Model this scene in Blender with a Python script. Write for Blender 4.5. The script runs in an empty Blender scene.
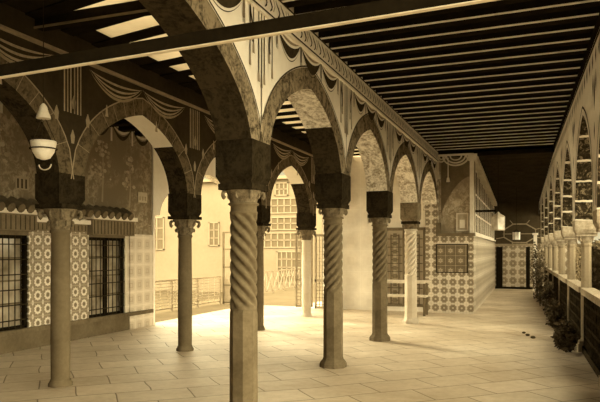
import bpy, math, random
from mathutils import Vector, Matrix
R = math.radians
PI = math.pi
random.seed(7)
scn = bpy.context.scene
COL = scn.collection

# ------------------------------------------------------------------ helpers
class MB:
    """collects polygons and links them as ONE mesh object"""
    def __init__(s): s.v = []; s.f = []; s.m = []; s.sm = []
    def add(s, vs, fs, m=0, smooth=False, M=None):
        b = len(s.v)
        s.v += [tuple(M @ Vector(p)) if M else tuple(p) for p in vs]
        for f in fs:
            s.f.append([b + i for i in f]); s.m.append(m); s.sm.append(smooth)
    def box(s, x0, x1, y0, y1, z0, z1, m=0, M=None):
        vs = [(x, y, z) for z in (z0, z1) for y in (y0, y1) for x in (x0, x1)]
        s.add(vs, [(0,2,3,1),(4,5,7,6),(0,1,5,4),(2,6,7,3),(0,4,6,2),(1,3,7,5)], m, False, M)
    def quad(s, a, b, c, d, m=0): s.add([a,b,c,d], [(0,1,2,3)], m)
    def bar(s, a, b, w, h=None, m=0):
        """rectangular bar from a to b"""
        a = Vector(a); b = Vector(b); h = h or w
        d = (b - a); L = d.length; d.normalize()
        up = Vector((0,0,1)) if abs(d.z) < .95 else Vector((0,1,0))
        sx = d.cross(up).normalized(); uz = sx.cross(d).normalized()
        vs = []
        for p in (a, b):
            for i, j in ((-1,-1),(1,-1),(1,1),(-1,1)):
                vs.append(p + sx*(i*w/2) + uz*(j*h/2))
        s.add(vs, [(3,2,1,0),(4,5,6,7),(0,1,5,4),(1,2,6,5),(2,3,7,6),(3,0,4,7)], m)
    def tube(s, pts, r, n=8, m=0, smooth=True):
        pts = [Vector(p) for p in pts]; vs = []
        prev = None
        for i, p in enumerate(pts):
            d = (pts[min(i+1, len(pts)-1)] - pts[max(i-1, 0)]).normalized()
            if prev is None:
                up = Vector((0,0,1)) if abs(d.z) < .9 else Vector((1,0,0))
            else: up = prev
            sx = d.cross(up).normalized(); uz = sx.cross(d).normalized(); prev = uz
            rr = r[i] if isinstance(r, (list, tuple)) else r
            for k in range(n):
                t = 2*PI*k/n
                vs.append(p + sx*(rr*math.cos(t)) + uz*(rr*math.sin(t)))
        fs = []
        for i in range(len(pts)-1):
            for k in range(n):
                fs.append((i*n+k, i*n+(k+1)%n, (i+1)*n+(k+1)%n, (i+1)*n+k))
        s.add(vs, fs, m, smooth)
        L = len(pts)-1
        s.add(vs[:n], [tuple(range(n))], m); s.add(vs[L*n:], [tuple(range(n))[::-1]], m)
    def lathe(s, prof, n=24, m=0, smooth=True, M=None, rf=None, off=0):
        """prof = [(r, z)...]; rf(theta, r, z) may change the radius"""
        vs = []
        for r, z in prof:
            for k in range(n):
                t = 2*PI*k/n + off
                rr = rf(t, r, z) if rf else r
                vs.append((rr*math.cos(t), rr*math.sin(t), z))
        fs = []
        for i in range(len(prof)-1):
            for k in range(n):
                fs.append((i*n+k, i*n+(k+1)%n, (i+1)*n+(k+1)%n, (i+1)*n+k))
        s.add(vs, fs, m, smooth, M)
        L = len(prof)-1
        s.add(vs[:n], [tuple(range(n))[::-1]], m, False, M); s.add(vs[L*n:], [tuple(range(n))], m, False, M)
    def ball(s, c, r, n=10, m=0, sz=None):
        sz = sz or (1,1,1); rows = max(4, n//2)
        vs = []
        for i in range(rows+1):
            ph = PI*i/rows
            for k in range(n):
                t = 2*PI*k/n
                vs.append((c[0]+r*sz[0]*math.sin(ph)*math.cos(t), c[1]+r*sz[1]*math.sin(ph)*math.sin(t), c[2]-r*sz[2]*math.cos(ph)))
        fs = [(i*n+k, i*n+(k+1)%n, (i+1)*n+(k+1)%n, (i+1)*n+k) for i in range(rows) for k in range(n)]
        s.add(vs, fs, m, True)
    def build(s, name, mats, parent=None, loc=None):
        me = bpy.data.meshes.new(name)
        me.from_pydata([tuple(v) for v in s.v], [], s.f)
        if not isinstance(mats, (list, tuple)): mats = [mats]
        for mt in mats: me.materials.append(mt)
        me.polygons.foreach_set('material_index', s.m)
        me.polygons.foreach_set('use_smooth', s.sm)
        me.update()
        o = bpy.data.objects.new(name, me); COL.objects.link(o)
        if parent: o.parent = parent
        if loc: o.location = loc
        return o

def tag(o, label=None, cat=None, group=None, kind=None):
    if label: o['label'] = label
    if cat: o['category'] = cat
    if group: o['group'] = group
    if kind: o['kind'] = kind
    return o
def empty(name, loc, rz=0):
    o = bpy.data.objects.new(name, None); COL.objects.link(o)
    o.location = loc; o.rotation_euler = (0, 0, rz); o.empty_display_size = .1
    return o
def struct(name, mb, mats, parent=None):
    o = mb.build(name, mats, parent)
    if not parent: o['kind'] = 'structure'
    return o
def copy_tree(o, parent=None):
    c = o.copy(); COL.objects.link(c)
    c.parent = parent
    for ch in list(o.children): copy_tree(ch, c)
    return c

# ------------------------------------------------------------------ materials
def C(v, w=1.0):
    """an aged brown-toned colour of reflectance v"""
    return (v, v*(.97 - .22*w*(1-v)), v*(.93 - .50*w*(1-v)), 1)
class NT:
    def __init__(s, name, rough=.8):
        s.mat = bpy.data.materials.new(name); s.mat.use_nodes = True
        s.t = s.mat.node_tree; s.b = s.t.nodes['Principled BSDF']
        s.b.inputs['Roughness'].default_value = rough
        s.b.inputs['Specular IOR Level'].default_value = .0
        s._pos = None
    def n(s, typ, **kw):
        nd = s.t.nodes.new(typ)
        for k, v in kw.items():
            if k in nd.inputs: nd.inputs[k].default_value = v
            else: setattr(nd, k, v)
        return nd
    def l(s, a, b): s.t.links.new(a, b)
    def pos(s):
        if not s._pos: s._pos = s.n('ShaderNodeTexCoord').outputs['Object']
        return s._pos
    def math(s, op, a, b=None, c=None):
        nd = s.n('ShaderNodeMath'); nd.operation = op
        for i, x in enumerate((a, b, c)):
            if x is None: continue
            if isinstance(x, (int, float)): nd.inputs[i].default_value = x
            else: s.l(x, nd.inputs[i])
        return nd.outputs[0]
    def noise(s, scale, detail=4, rough=.6, vec=None, dist=0):
        nd = s.n('ShaderNodeTexNoise', Scale=scale, Detail=detail, Roughness=rough, Distortion=dist)
        s.l(vec or s.pos(), nd.inputs['Vector']); return nd.outputs['Fac']
    def ramp(s, fac, stops, interp='LINEAR'):
        nd = s.n('ShaderNodeValToRGB'); cr = nd.color_ramp; cr.interpolation = interp
        while len(cr.elements) < len(stops): cr.elements.new(.5)
        for e, (p, c) in zip(cr.elements, stops): e.position = p; e.color = c
        s.l(fac, nd.inputs[0]); return nd.outputs[0]
    def mix(s, fac, a, b, mode='MIX'):
        nd = s.n('ShaderNodeMix'); nd.data_type = 'RGBA'; nd.blend_type = mode
        for i, x in ((0, fac), (6, a), (7, b)):
            if isinstance(x, (int, float, tuple)): nd.inputs[i].default_value = x
            else: s.l(x, nd.inputs[i])
        return nd.outputs[2]
    def sep(s, vec=None):
        nd = s.n('ShaderNodeSeparateXYZ'); s.l(vec or s.pos(), nd.inputs[0]); return nd.outputs
    def color(s, c): s.l(c, s.b.inputs['Base Color'])
    def bump(s, h, st=.3, d=.01):
        nd = s.n('ShaderNodeBump', Strength=st, Distance=d); s.l(h, nd.inputs['Height']); s.l(nd.outputs[0], s.b.inputs['Normal'])

def mottled(name, lo, hi, scale=4, rough=.8, bump=.2, spec=None):
    t = NT(name, rough)
    f = t.noise(scale, 5, .65); g = t.noise(scale*7, 3, .6)
    h = t.math('ADD', t.math('MULTIPLY', f, .7), t.math('MULTIPLY', g, .3))
    t.color(t.ramp(h, [(.32, C(lo)), (.68, C(hi))])); t.bump(g, bump, .01)
    if spec is not None: t.b.inputs['Specular IOR Level'].default_value = spec
    return t.mat
def paint(name, v, rough=.75):
    return mottled(name, v*.85, v*1.1, 6, rough, .1)

M = {}
M['plaster_light'] = mottled('aged cream plaster', .62, .86, 1.6)
M['plaster_white'] = mottled('whitewashed plaster', .78, .92, 1.3)
M['plaster_dark'] = mottled('dark painted plaster', .03, .06, 2.5)
M['ornament_dark'] = mottled('dark painted ornament', .03, .07, 14)
M['ornament_mid'] = mottled('half tone painted ornament', .25, .38, 14)
M['ornament_pale'] = mottled('pale painted ornament', .30, .48, 14)
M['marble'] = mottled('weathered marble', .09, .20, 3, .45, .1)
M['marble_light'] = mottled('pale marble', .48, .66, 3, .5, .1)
M['marble_dark'] = mottled('grey brown marble', .10, .17, 3, .45, .1)
M['carved'] = mottled('carved capital stone', .07, .28, 18, .8, .5)
M['carved_light'] = mottled('pale carved stone', .22, .55, 18, .8, .5)
M['wood_dark'] = mottled('dark stained wood', .008, .018, 5, .8)
M['wood_mid'] = mottled('brown wood', .12, .2, 6, .7)
M['wood_pale'] = mottled('pale wood edge', .55, .7, 6, .7)
M['iron'] = mottled('dark iron', .02, .05, 8, .6)
M['iron_grey'] = mottled('grey painted iron', .2, .3, 8, .6)
M['metal_pale'] = mottled('pale tinned metal', .5, .7, 9, .5)
M['leaf_dark'] = mottled('dark leaves', .03, .10, 3, .6)
M['leaf_mid'] = mottled('leaves', .08, .2, 3, .6)
M['marble_slim'] = mottled('slim column marble', .22, .36, 4, .6)
M['hood'] = mottled('hood boards', .14, .24, 6)
M['bark'] = mottled('bark', .05, .12, 9, .9)
M['earth'] = mottled('court paving', .13, .17, .8, .9)
M['court_wall'] = mottled('court wall plaster', .25, .30, .8, .9)
M['court_trim'] = mottled('court wall trim', .28, .34, .8, .9)
M['pebble'] = mottled('dark pebble', .06, .1, 9, .9)

def glass_mat(name, v, rough=.1):
    t = NT(name, rough); t.b.inputs['Specular IOR Level'].default_value = .6
    f = t.noise(2.2, 3); t.color(t.ramp(f, [(.35, C(v*.6)), (.65, C(v*1.5))])); return t.mat
M['pane_dark'] = glass_mat('dark window pane', .34)
M['pane_pale'] = glass_mat('milky lantern glass', .7, .3)
M['pane_bright'] = glass_mat('bright window pane', .5, .2)

def soffit(name, lo, hi, sy=.3):
    """marbled soffit with pale joints"""
    t = NT(name, .6)
    f = t.noise(5, 6, .7, dist=1.5); f2 = t.noise(30, 3, .7)
    h = t.math('ADD', t.math('MULTIPLY', f, .6), t.math('MULTIPLY', f2, .4))
    t.color(t.ramp(h, [(.40, C(lo)), (.56, C(hi))])); return t.mat
M['soffit_shade'] = soffit('shaded mottled soffit', .02, .05)
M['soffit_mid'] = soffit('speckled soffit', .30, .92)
M['soffit_brown'] = soffit('brown soffit', .015, .05)
M['band'] = soffit('mottled arch band', .04, .26)
M['band_dark'] = soffit('dark arch band', .05, .15)
M['impost'] = soffit('dark impost tile', .015, .035)
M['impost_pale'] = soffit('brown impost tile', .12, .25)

def vein(name):
    t = NT(name, .55)
    z = t.sep()[2]
    n = t.noise(4, 3)
    zz = t.math('FRACT', t.math('MULTIPLY', t.math('ADD', z, t.math('MULTIPLY', n, .06)), 3.6))
    line = t.math('LESS_THAN', zz, .10)
    v = t.noise(7, 5, .7, dist=2.5)
    c = t.ramp(v, [(.42, C(.02)), (.55, C(.05)), (.60, C(.25)), (.66, C(.04))])
    t.color(t.mix(line, c, C(.7))); return t.mat
M['soffit_vein'] = vein('veined stones with pale joints')

def tile(name, axes, size, bg, ring, mid, dot, petals=8, r0=.34, off=(0, 0), grout=.5, sub=None):
    """repeat of one flower tile: axes picks the two coordinates that run over the face"""
    t = NT(name, .35); t.b.inputs['Specular IOR Level'].default_value = .35
    X = t.sep(); a, b = X[axes[0]], X[axes[1]]
    fu = t.math('SUBTRACT', t.math('FRACT', t.math('DIVIDE', t.math('ADD', a, 50+off[0]), size)), .5)
    fv = t.math('SUBTRACT', t.math('FRACT', t.math('DIVIDE', t.math('ADD', b, 50+off[1]), size)), .5)
    d = t.math('SQRT', t.math('ADD', t.math('MULTIPLY', fu, fu), t.math('MULTIPLY', fv, fv)))
    ang = t.math('ARCTAN2', fv, fu)
    w = t.math('MULTIPLY', t.math('COSINE', t.math('MULTIPLY', ang, petals)), .035)
    d2 = t.math('ADD', d, w)
    c = t.ramp(d2, [(0, C(dot)), (r0*.30, C(ring)), (r0*.52, C(mid)), (r0, C(bg)), (r0*1.75, C(mid)), (r0*1.95, C(ring))], 'CONSTANT')
    mx = t.math('MAXIMUM', t.math('ABSOLUTE', fu), t.math('ABSOLUTE', fv))
    g = t.math('GREATER_THAN', mx, .485)
    c = t.mix(g, c, C(grout))
    n = t.noise(2.5, 4)
    c = t.mix(.35, c, t.ramp(n, [(.3, C(.3)), (.7, C(.9))]), 'MULTIPLY')
    t.color(c); return t.mat
M['tile_front'] = tile('star flower tiles on front', (0, 2), .205, .78, .16, .30, .6, 8, .42, (0.02, 0.0))
M['tile_panel'] = tile('dark panel tiles', (0, 2), .235, .16, .55, .2, .35, 6, .38, (.06, .1), .5)
M['tile_side'] = tile('star flower tiles on side', (1, 2), .41, .72, .22, .36, .55, 8, .42)
M['tile_ring'] = tile('ring flower tiles', (1, 2), .213, .30, .22, .85, .2, 10, .34, (0.02, 0), .55)
M['tile_end'] = tile('end wall tiles', (0, 2), .33, .62, .2, .3, .5, 8, .42)
M['tile_pale'] = tile('pale wall tiles', (1, 2), .26, .72, .5, .62, .6, 4, .4, (0, 0), .85)
M['tile_back'] = tile('pale tiles on back wall', (0, 2), .52, .90, .84, .88, .84, 4, .4, (0, 0), .95)

def floor_mat():
    t = NT('worn flagstones', .55); t.b.inputs['Specular IOR Level'].default_value = .3
    mp = t.n('ShaderNodeMapping'); mp.inputs['Rotation'].default_value = (0, 0, R(-42.3)); t.l(t.pos(), mp.inputs[0])
    n0 = t.n('ShaderNodeTexNoise', Scale=.9, Detail=2); t.l(mp.outputs[0], n0.inputs['Vector'])
    vm = t.n('ShaderNodeVectorMath'); vm.operation = 'SCALE'; t.l(n0.outputs['Color'], vm.inputs[0]); vm.inputs['Scale'].default_value = .12
    va = t.n('ShaderNodeVectorMath'); va.operation = 'ADD'; t.l(mp.outputs[0], va.inputs[0]); t.l(vm.outputs[0], va.inputs[1])
    br = t.n('ShaderNodeTexBrick', Scale=1.0); t.l(va.outputs[0], br.inputs['Vector'])
    br.inputs['Brick Width'].default_value = .74; br.inputs['Row Height'].default_value = .5
    br.inputs['Mortar Size'].default_value = .008; br.inputs['Mortar Smooth'].default_value = .2
    br.inputs['Color1'].default_value = C(.56); br.inputs['Color2'].default_value = C(.68); br.inputs['Mortar'].default_value = C(.22)
    f = t.noise(.7, 5, .65); g = t.noise(9, 4, .7)
    c = t.mix(1, br.outputs['Color'], t.ramp(f, [(.3, C(.72)), (.62, C(1.0))]), 'MULTIPLY')
    c = t.mix(.5, c, t.ramp(g, [(.3, C(.7)), (.6, C(1.0))]), 'MULTIPLY')
    t.color(c)
    inv = t.math('SUBTRACT', 1, br.outputs['Fac']); t.bump(inv, .4, .01)
    return t.mat
M['floor'] = floor_mat()

def mural_mat(name, lo, hi, axes=(1, 2)):
    """faded painted trees: blotchy crowns over a darker field"""
    t = NT(name, .9)
    f = t.noise(1.3, 4, .6); g = t.noise(9, 6, .75, dist=.8)
    a = t.ramp(g, [(.45, C(lo)), (.6, C(hi))])
    c = t.mix(t.ramp(f, [(.4, (0,0,0,1)), (.6, (1,1,1,1))]), C(lo*1.1), a)
    t.color(c); return t.mat
M['mural'] = mural_mat('faded wall painting', .19, .42)
M['mural_light'] = mural_mat('pale wall painting', .28, .55)

# ------------------------------------------------------------------ camera, light, sky
TH = 20.6
cam = bpy.data.objects.new('camera', bpy.data.cameras.new('camera')); COL.objects.link(cam)
cam.location = (0, 0, 1.5); cam.rotation_euler = (R(90), 0, R(TH))
cam.data.sensor_width = 36; cam.data.lens = 640/600*36; cam.data.shift_y = 49/600
cam.data.clip_start = .05; cam.data.clip_end = 300
scn.camera = cam

w = bpy.data.worlds.new('sky'); scn.world = w; w.use_nodes = True
nt = w.node_tree; bg = nt.nodes['Background']
tc = nt.nodes.new('ShaderNodeTexCoord'); sp = nt.nodes.new('ShaderNodeSeparateXYZ'); nt.links.new(tc.outputs['Generated'], sp.inputs[0])
def sky_ramp(sock, a, b, lo, hi):
    mr = nt.nodes.new('ShaderNodeMapRange'); mr.interpolation_type = 'SMOOTHSTEP'
    nt.links.new(sock, mr.inputs[0])
    for q, v_ in enumerate((a, b, lo, hi)): mr.inputs[q+1].default_value = v_
    return mr.outputs[0]
def sky_math(op, a, b):
    nd = nt.nodes.new('ShaderNodeMath'); nd.operation = op
    for q, v_ in enumerate((a, b)):
        if isinstance(v_, float): nd.inputs[q].default_value = v_
        else: nt.links.new(v_, nd.inputs[q])
    return nd.outputs[0]
# pale haze low down; unseen sky above and beside brightened to fill the hall
belt = sky_math('MULTIPLY', sky_ramp(sp.outputs[2], .145, .25, 0, 9), sky_ramp(sp.outputs[2], .62, .85, 1, .22))
belt = sky_math('MULTIPLY', belt, sky_ramp(sp.outputs[0], .25, .75, 1.0, .35))      # belt dimmed on the garden side
right = sky_math('MULTIPLY', sky_ramp(sp.outputs[0], .45, .8, 0, 8.0), sky_ramp(sp.outputs[2], .30, .5, 1, .1))     # low brightness added there for the walls
left = sky_math('MULTIPLY', sky_ramp(sp.outputs[0], -.95, -.72, 9.0, 0), 1.0)  # brightness added out of view on the court side
tot = sky_math('ADD', sky_math('ADD', sky_math('ADD', belt, left), right), .65)
nt.links.new(tot, bg.inputs['Strength'])
bg.inputs['Color'].default_value = (.64, .555, .33, 1)

sd = bpy.data.lights.new('sun', 'SUN'); sd.energy = 3.2; sd.angle = R(12); sd.color = (1, .89, .58)
so = bpy.data.objects.new('sun', sd); COL.objects.link(so)
el = R(22); sh = Vector((.87, -.48, 0)).normalized()
dvec = Vector((sh.x*math.cos(el), sh.y*math.cos(el), -math.sin(el)))
so.rotation_euler = dvec.to_track_quat('-Z', 'Y').to_euler()
so.location = (-20, 20, 12)

vs = scn.view_settings
vs.view_transform = 'Standard'; vs.look = 'None'; vs.gamma = 1; vs.exposure = 0.85; vs.use_curve_mapping = False

# ------------------------------------------------------------------ ground, floors
m = MB(); m.box(-7.45, 1.4, -14, 15.9, -.3, 0); m.box(-6.05, 1.4, 15.9, 27, -.3, 0); struct('floor', m, M['floor'])
m = MB(); m.box(-8.95, -7.45, -3, 15.9, -.3, 0); m.box(-9.3, -6.05, 15.9, 27, -.3, 0); struct('floor_terrace', m, mottled('terrace paving', .15, .2, 1.2, .9))
m = MB(); m.quad((-70,-30,-.6),(-8.7,-30,-.6),(-8.7,80,-.6),(-70,80,-.6)); m.quad((-8.7,27,-.6),(1.4,27,-.6),(1.4,80,-.6),(-8.7,80,-.6))
o = m.build('court_ground', M['earth']); tag(o, kind='structure')
m = MB(); m.quad((1.4,-30,-.3),(60,-30,-.3),(60,80,-.3),(1.4,80,-.3))
o = m.build('garden_ground', mottled('garden soil', .08, .2, .6)); tag(o, kind='structure')

# ------------------------------------------------------------------ arcades
H = 3.85
HC = 3.99
def gfun(t, p=.45):
    """pointed arch, t in -1..1, height 0..1"""
    t = min(1, abs(t)); Rr = 1 + p
    return math.sqrt(max(0, Rr*Rr - (t + p)**2))/math.sqrt(Rr*Rr - p*p)
def arch_fn(a, zs, rise, p=.45):
    return lambda t: zs + rise*gfun(t/a, p)
def ext_fn(a, zs, rise, wd, p=.45):
    return lambda t: zs + (rise + wd)*gfun(min(1, abs(t)/(a + wd)), p)

def arcade(name, X0, X1, bays, zb, zs, rise, half, wd, mats, top=H, end_pad=(0, 0), p=.45, decor=None, floor_legs=()):
    """X0..X1 the thickness; bays = list of (y0, y1) column centres; half = half pier width.
       mats: 0 face towards +x, 1 band, 2 soffit, 3 face towards -x, 4.. ornaments"""
    m = MB()
    for i, (y0, y1) in enumerate(bays):
        c = (y0+y1)/2; hb = (y1-y0)/2; a = hb - half
        af = arch_fn(a, zs, rise if not isinstance(rise, dict) else rise[i], p); ef = ext_fn(a, zs, rise if not isinstance(rise, dict) else rise[i], wd, p)
        ts = [-hb, -hb+half*.5, -a] + [-a*math.cos(PI*k/36) for k in range(1, 36)] + [a, hb-half*.5, hb]
        lo = [zb if abs(t) >= a-1e-6 else max(zb, af(t)) for t in ts]
        up = [max(l+.002, ef(t)) for l, t in zip(lo, ts)]
        for k in range(len(ts)-1):
            ya, yb = c+ts[k], c+ts[k+1]
            for X, mf, s in ((X1, 0, 1), (X0, 3, -1)):
                q = [(X, ya, lo[k]), (X, yb, lo[k+1]), (X, yb, up[k+1]), (X, ya, up[k])]
                q2 = [(X, ya, up[k]), (X, yb, up[k+1]), (X, yb, top), (X, ya, top)]
                if s < 0: q.reverse(); q2.reverse()
                m.quad(*q, m=1); m.quad(*q2, m=mf)
            m.quad((X0, ya, lo[k]), (X0, yb, lo[k+1]), (X1, yb, lo[k+1]), (X1, ya, lo[k]), m=2)
        # vertical jambs at +-a
        for sgn in (-1, 1):
            ya = c + sgn*a
            z1 = max(zb, af(sgn*a*.9999))
            if z1 > zb + .001: m.quad((X0, ya, zb), (X1, ya, zb), (X1, ya, z1), (X0, ya, z1), m=2)
    yA, yB = bays[0][0], bays[-1][1]
    m.quad((X0, yA, zb), (X1, yA, zb), (X1, yA, top), (X0, yA, top), m=0)
    m.quad((X0, yB, zb), (X0, yB, top), (X1, yB, top), (X1, yB, zb), m=0)
    if decor: decor(m, X1, bays)
    return m

def ribbon(m, X, pts, w, mi, n=1):
    """flat painted stroke on the plane x=X; pts (y,z)"""
    P = [Vector((X, p[0], p[1])) for p in pts]
    L = []; Rr = []
    for i, p in enumerate(P):
        d = (P[min(i+1, len(P)-1)] - P[max(i-1, 0)]).normalized()
        nn = Vector((0, -d.z, d.y)); ww = w[i] if isinstance(w, (list, tuple)) else w
        L.append(p + nn*ww/2); Rr.append(p - nn*ww/2)
    for i in range(len(P)-1): m.quad(L[i], L[i+1], Rr[i+1], Rr[i], m=mi)
def crescent(m, X, y0, y1, z, d0, d1, mi, n=14):
    """filled hanging fold between depth d0 and d1"""
    for i in range(n):
        a, b = i/n, (i+1)/n
        f = lambda t: math.sin(PI*t)**.8
        ya, yb = y0+(y1-y0)*a, y0+(y1-y0)*b
        m.quad((X, ya, z-d0*f(a)), (X, yb, z-d0*f(b)), (X, yb, z-d1*f(b)-.0), (X, ya, z-d1*f(a)), m=mi)
def arc_line(m, X, c, a, zs, rise, wd, off, w, mi, p=.45, tmax=None):
    tm = (a+wd+off) if tmax is None else tmax
    pts = []
    for k in range(41):
        t = -tm + 2*tm*k/40
        z = zs + (rise+wd+off)*gfun(min(1, abs(t)/(a+wd+off)), p)
        pts.append((c+t, z))
    ribbon(m, X, pts, w, mi)

# --- the middle arcade: pale face with dark swags
XA0, XA1 = -2.665, -2.325
ROW1 = [1.2, 5.2, 7.85, 10.4, 13.1, 15.75]
ZB1, ZS1, HALF1, WD1 = 2.46, 2.34, .19, .23
RISE1 = {0: 1.06, 1: .90, 2: .92, 3: .92, 4: .92}
def decor1(m, X, bays):
    X = X + .004
    zc = 3.60
    # cornice strip lines and leaf scrolls
    ribbon(m, X+.032, [(1.2, H-.012), (15.7, H-.012)], .02, 4); ribbon(m, X+.032, [(1.2, zc+.03), (15.7, zc+.03)], .018, 4)
    y = 1.3
    while y < 15.5:
        for dy, s in ((0, 1), (.12, 1)):
            pts = [(y+dy+.05*math.sin(q*.9)*1.0, zc+.06+.028*q) for q in range(6)]
            ribbon(m, X+.033, pts, [.008, .022, .03, .026, .018, .008], 4)
        ribbon(m, X+.033, [(y+.2, zc+.08), (y+.235, zc+.14), (y+.2, zc+.19)], .015, 5)
        y += .30
    for i, (y0, y1) in enumerate(bays):
        c = (y0+y1)/2; hb = (y1-y0)/2; a = hb-HALF1
        arc_line(m, X, c, a, ZS1, RISE1[i], WD1, .012, .016, 4)
        # swags of cloth over the bay
        ns = 3 if i else 4
        s0, s1 = y0+.36, y1-.36
        wsw = (s1-s0)/ns
        for k in range(ns):
            ya = s0+k*wsw; yb = ya+wsw
            crescent(m, X+.001, ya+.02, yb-.02, zc, .09, .20, 4)
            crescent(m, X+.001, ya+.01, yb-.01, zc, .225, .235, 4)
            crescent(m, X+.001, ya+.05, yb-.05, zc, .03, .06, 5)
            for e in (ya, yb):
                ribbon(m, X+.002, [(e, zc), (e, zc-.16)], .03, 5); ribbon(m, X+.002, [(e-.016, zc), (e-.016, zc-.20)], .01, 4); ribbon(m, X+.002, [(e+.016, zc), (e+.016, zc-.20)], .01, 4)
    for yc in ROW1[1:-1]:
        for k, (dy, L) in enumerate(((-.24, .42), (-.17, .30), (-.06, .52), (0, .56), (.06, .52), (.17, .30), (.24, .42))):
            ribbon(m, X+.003, [(yc+dy, zc), (yc+dy, zc-L)], .018, 4)
            ribbon(m, X+.003, [(yc+dy, zc-L+.02), (yc+dy, zc-L-.10)], [.02, .045], 5)
        for s in (-1, 1):
            pts = [(yc+s*(.205+.035*math.cos(q*.7)), zc-.01-.05*q) for q in range(7)]
            ribbon(m, X+.003, pts, .03, 4)
        ribbon(m, X+.003, [(yc, zc-.5), (yc, zc-.98)], .014, 4)
        ribbon(m, X+.003, [(yc, zc-.90), (yc, zc-1.05)], [.02, .05], 5)
def split_at(m): return m
m = arcade('wall_center', XA0, XA1, list(zip(ROW1[:-1], ROW1[1:])), ZB1, ZS1, RISE1, HALF1, WD1, None, top=HC, decor=decor1)
m.box(XA1-.01, XA1+.03, 1.2, 15.7, 3.60, H, 0)
m.box(XA0, XA1, .4, 1.2, 0, H, 0)
# soffits of the far arches are pale and speckled, those near the camera dark: shade put into the colour
o = struct('wall_center', m, [M['plaster_white'], M['band'], M['soffit_mid'], M['plaster_dark'], M['ornament_dark'], M['ornament_mid'], M['soffit_shade']])
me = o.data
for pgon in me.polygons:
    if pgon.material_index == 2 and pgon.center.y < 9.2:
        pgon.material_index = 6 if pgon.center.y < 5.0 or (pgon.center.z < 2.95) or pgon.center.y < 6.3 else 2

# --- the inner left arcade: dark painted face with pale swags
XL0, XL1 = -5.125, -4.815
ROW2 = [3.05, 5.7, 8.35, 11.0, 13.65, 15.75]
ZB2, ZS2, HALF2, WD2 = 2.33, 2.28, .20, .22
RISE2 = {0: .96, 1: .96, 2: .96, 3: .96, 4: .92}
def decor2(m, X, bays):
    X = X+.004; zc = 3.56
    for i, (y0, y1) in enumerate(bays):
        c = (y0+y1)/2; hb = (y1-y0)/2; a = hb-HALF2
        arc_line(m, X, c, a, ZS2, RISE2[i], WD2, .0, .016, 5)
        # voussoir joints across the band
        for k in range(-6, 7):
            t = k/6.5*a
            z0 = ZS2+RISE2[i]*gfun(t/a); t2 = t*(a+WD2)/a; z1 = ZS2+(RISE2[i]+WD2)*gfun(t/a)
            ribbon(m, X, [(c+t, z0), (c+t2, z1)], .007, 5)
        for k in range(2):
            ya = y0+.28+k*(y1-y0-.56)/2; yb = ya+(y1-y0-.56)/2
            for q, dd in enumerate((.08, .15, .21)):
                crescent(m, X+.001, ya+.02*q, yb-.02*q, zc, dd-.028, dd, 4)
            crescent(m, X+.001, ya, yb, zc, .22, .255, 5)
            ribbon(m, X, [(ya+.3*(yb-ya), zc-.34), (ya+.3*(yb-ya), zc-.48)], [.01, .06], 4)
    for yc in ROW2[1:-1]:
        for k, dy in enumerate((-.13, -.08, -.03, .03, .08, .13)):
            ribbon(m, X+.003, [(yc+dy, zc+.02), (yc+dy, zc-.56)], .022, 5 if k % 2 else 4)
        for dy, zz in ((-.25, .52), (.25, .52), (0, .74), (.02, .36)):
            ribbon(m, X+.003, [(yc+dy, zc-zz), (yc+dy, zc-zz-.07), (yc+dy, zc-zz-.15)], [.012, .07, .045], 5)
m = arcade('x', XL0, XL1, list(zip(ROW2[:-1], ROW2[1:])), ZB2, ZS2, RISE2, HALF2, WD2, None, decor=decor2)
m.box(XL1-.01, XL1+.05, 3.05, 15.7, 3.60, 3.63, 5); m.box(XL1-.01, XL1+.04, 3.05, 15.7, 3.63, H, 3)
m.box(XL0, XL1, 2.6, 3.05, 0, H, 0)
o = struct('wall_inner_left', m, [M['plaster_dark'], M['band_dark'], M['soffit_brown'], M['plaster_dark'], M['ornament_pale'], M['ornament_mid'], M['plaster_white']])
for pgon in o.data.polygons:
    if pgon.material_index == 2 and pgon.center.y > 6 and pgon.center.z > 2.95: pgon.material_index = 6  # upper soffits whitened: the light on them is put into colour

# --- arch standing at the end of the left wall
m = arcade('x', -7.45, -7.25, [(10.985, 15.55)], 2.2, 2.15, 1.1, .2, .2, None, top=H)
m.box(-7.45, -7.25, 15.15, 15.55, 0, 2.2, 0)
struct('wall_outer_left', m, [M['plaster_white'], M['plaster_white'], M['soffit_mid'], M['plaster_white']])

# --- right arcade, its line turned a little to the left
RROOT_M = Matrix.Translation((.54, 8.0, 0)) @ Matrix.Rotation(R(1.9), 4, 'Z')
def RP(x, y, z=0):
    """point in the right arcade's own frame: x outwards to the garden, y along it from Y=8"""
    return RROOT_M @ Vector((x, y, z))
RSP = 2.70
RC = [-3.05 + RSP*k for k in range(9)]          # column centres along the arcade
ZBR, ZSR, HALFR, WDR = 1.93, 1.98, .20, .10
def decor3(m, X, bays):
    X = -.004
    zc = 3.5
    ribbon(m, X, [(bays[0][0], 3.74), (bays[-1][1], 3.74)], .05, 4)
    for i, (y0, y1) in enumerate(bays):
        c = (y0+y1)/2; a = (y1-y0)/2-HALFR
        arc_line(m, X, c, a, ZSR, 1.26, WDR, .0, .03, 4)
        for k in range(9):
            y = y0+(k+.5)*(y1-y0)/9
            ribbon(m, X, [(y, 3.68), (y+.03, 3.60), (y, 3.5)], [.01, .11, .01], 4)
        for yy in (y0,):
            for dy, z0, z1 in ((0, 3.42, 3.02), (-.14, 3.44, 3.2), (.14, 3.44, 3.2), (0, 2.9, 2.7)):
                ribbon(m, X, [(yy+dy, z0), (yy+dy, (z0+z1)/2), (yy+dy, z1)], [.01, .09, .01], 4)
m = arcade('x', 0, .34, [(RC[i], RC[i+1]) for i in range(8)], ZBR, ZSR, 1.26, HALFR, WDR, None, top=HC, decor=None)
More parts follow.
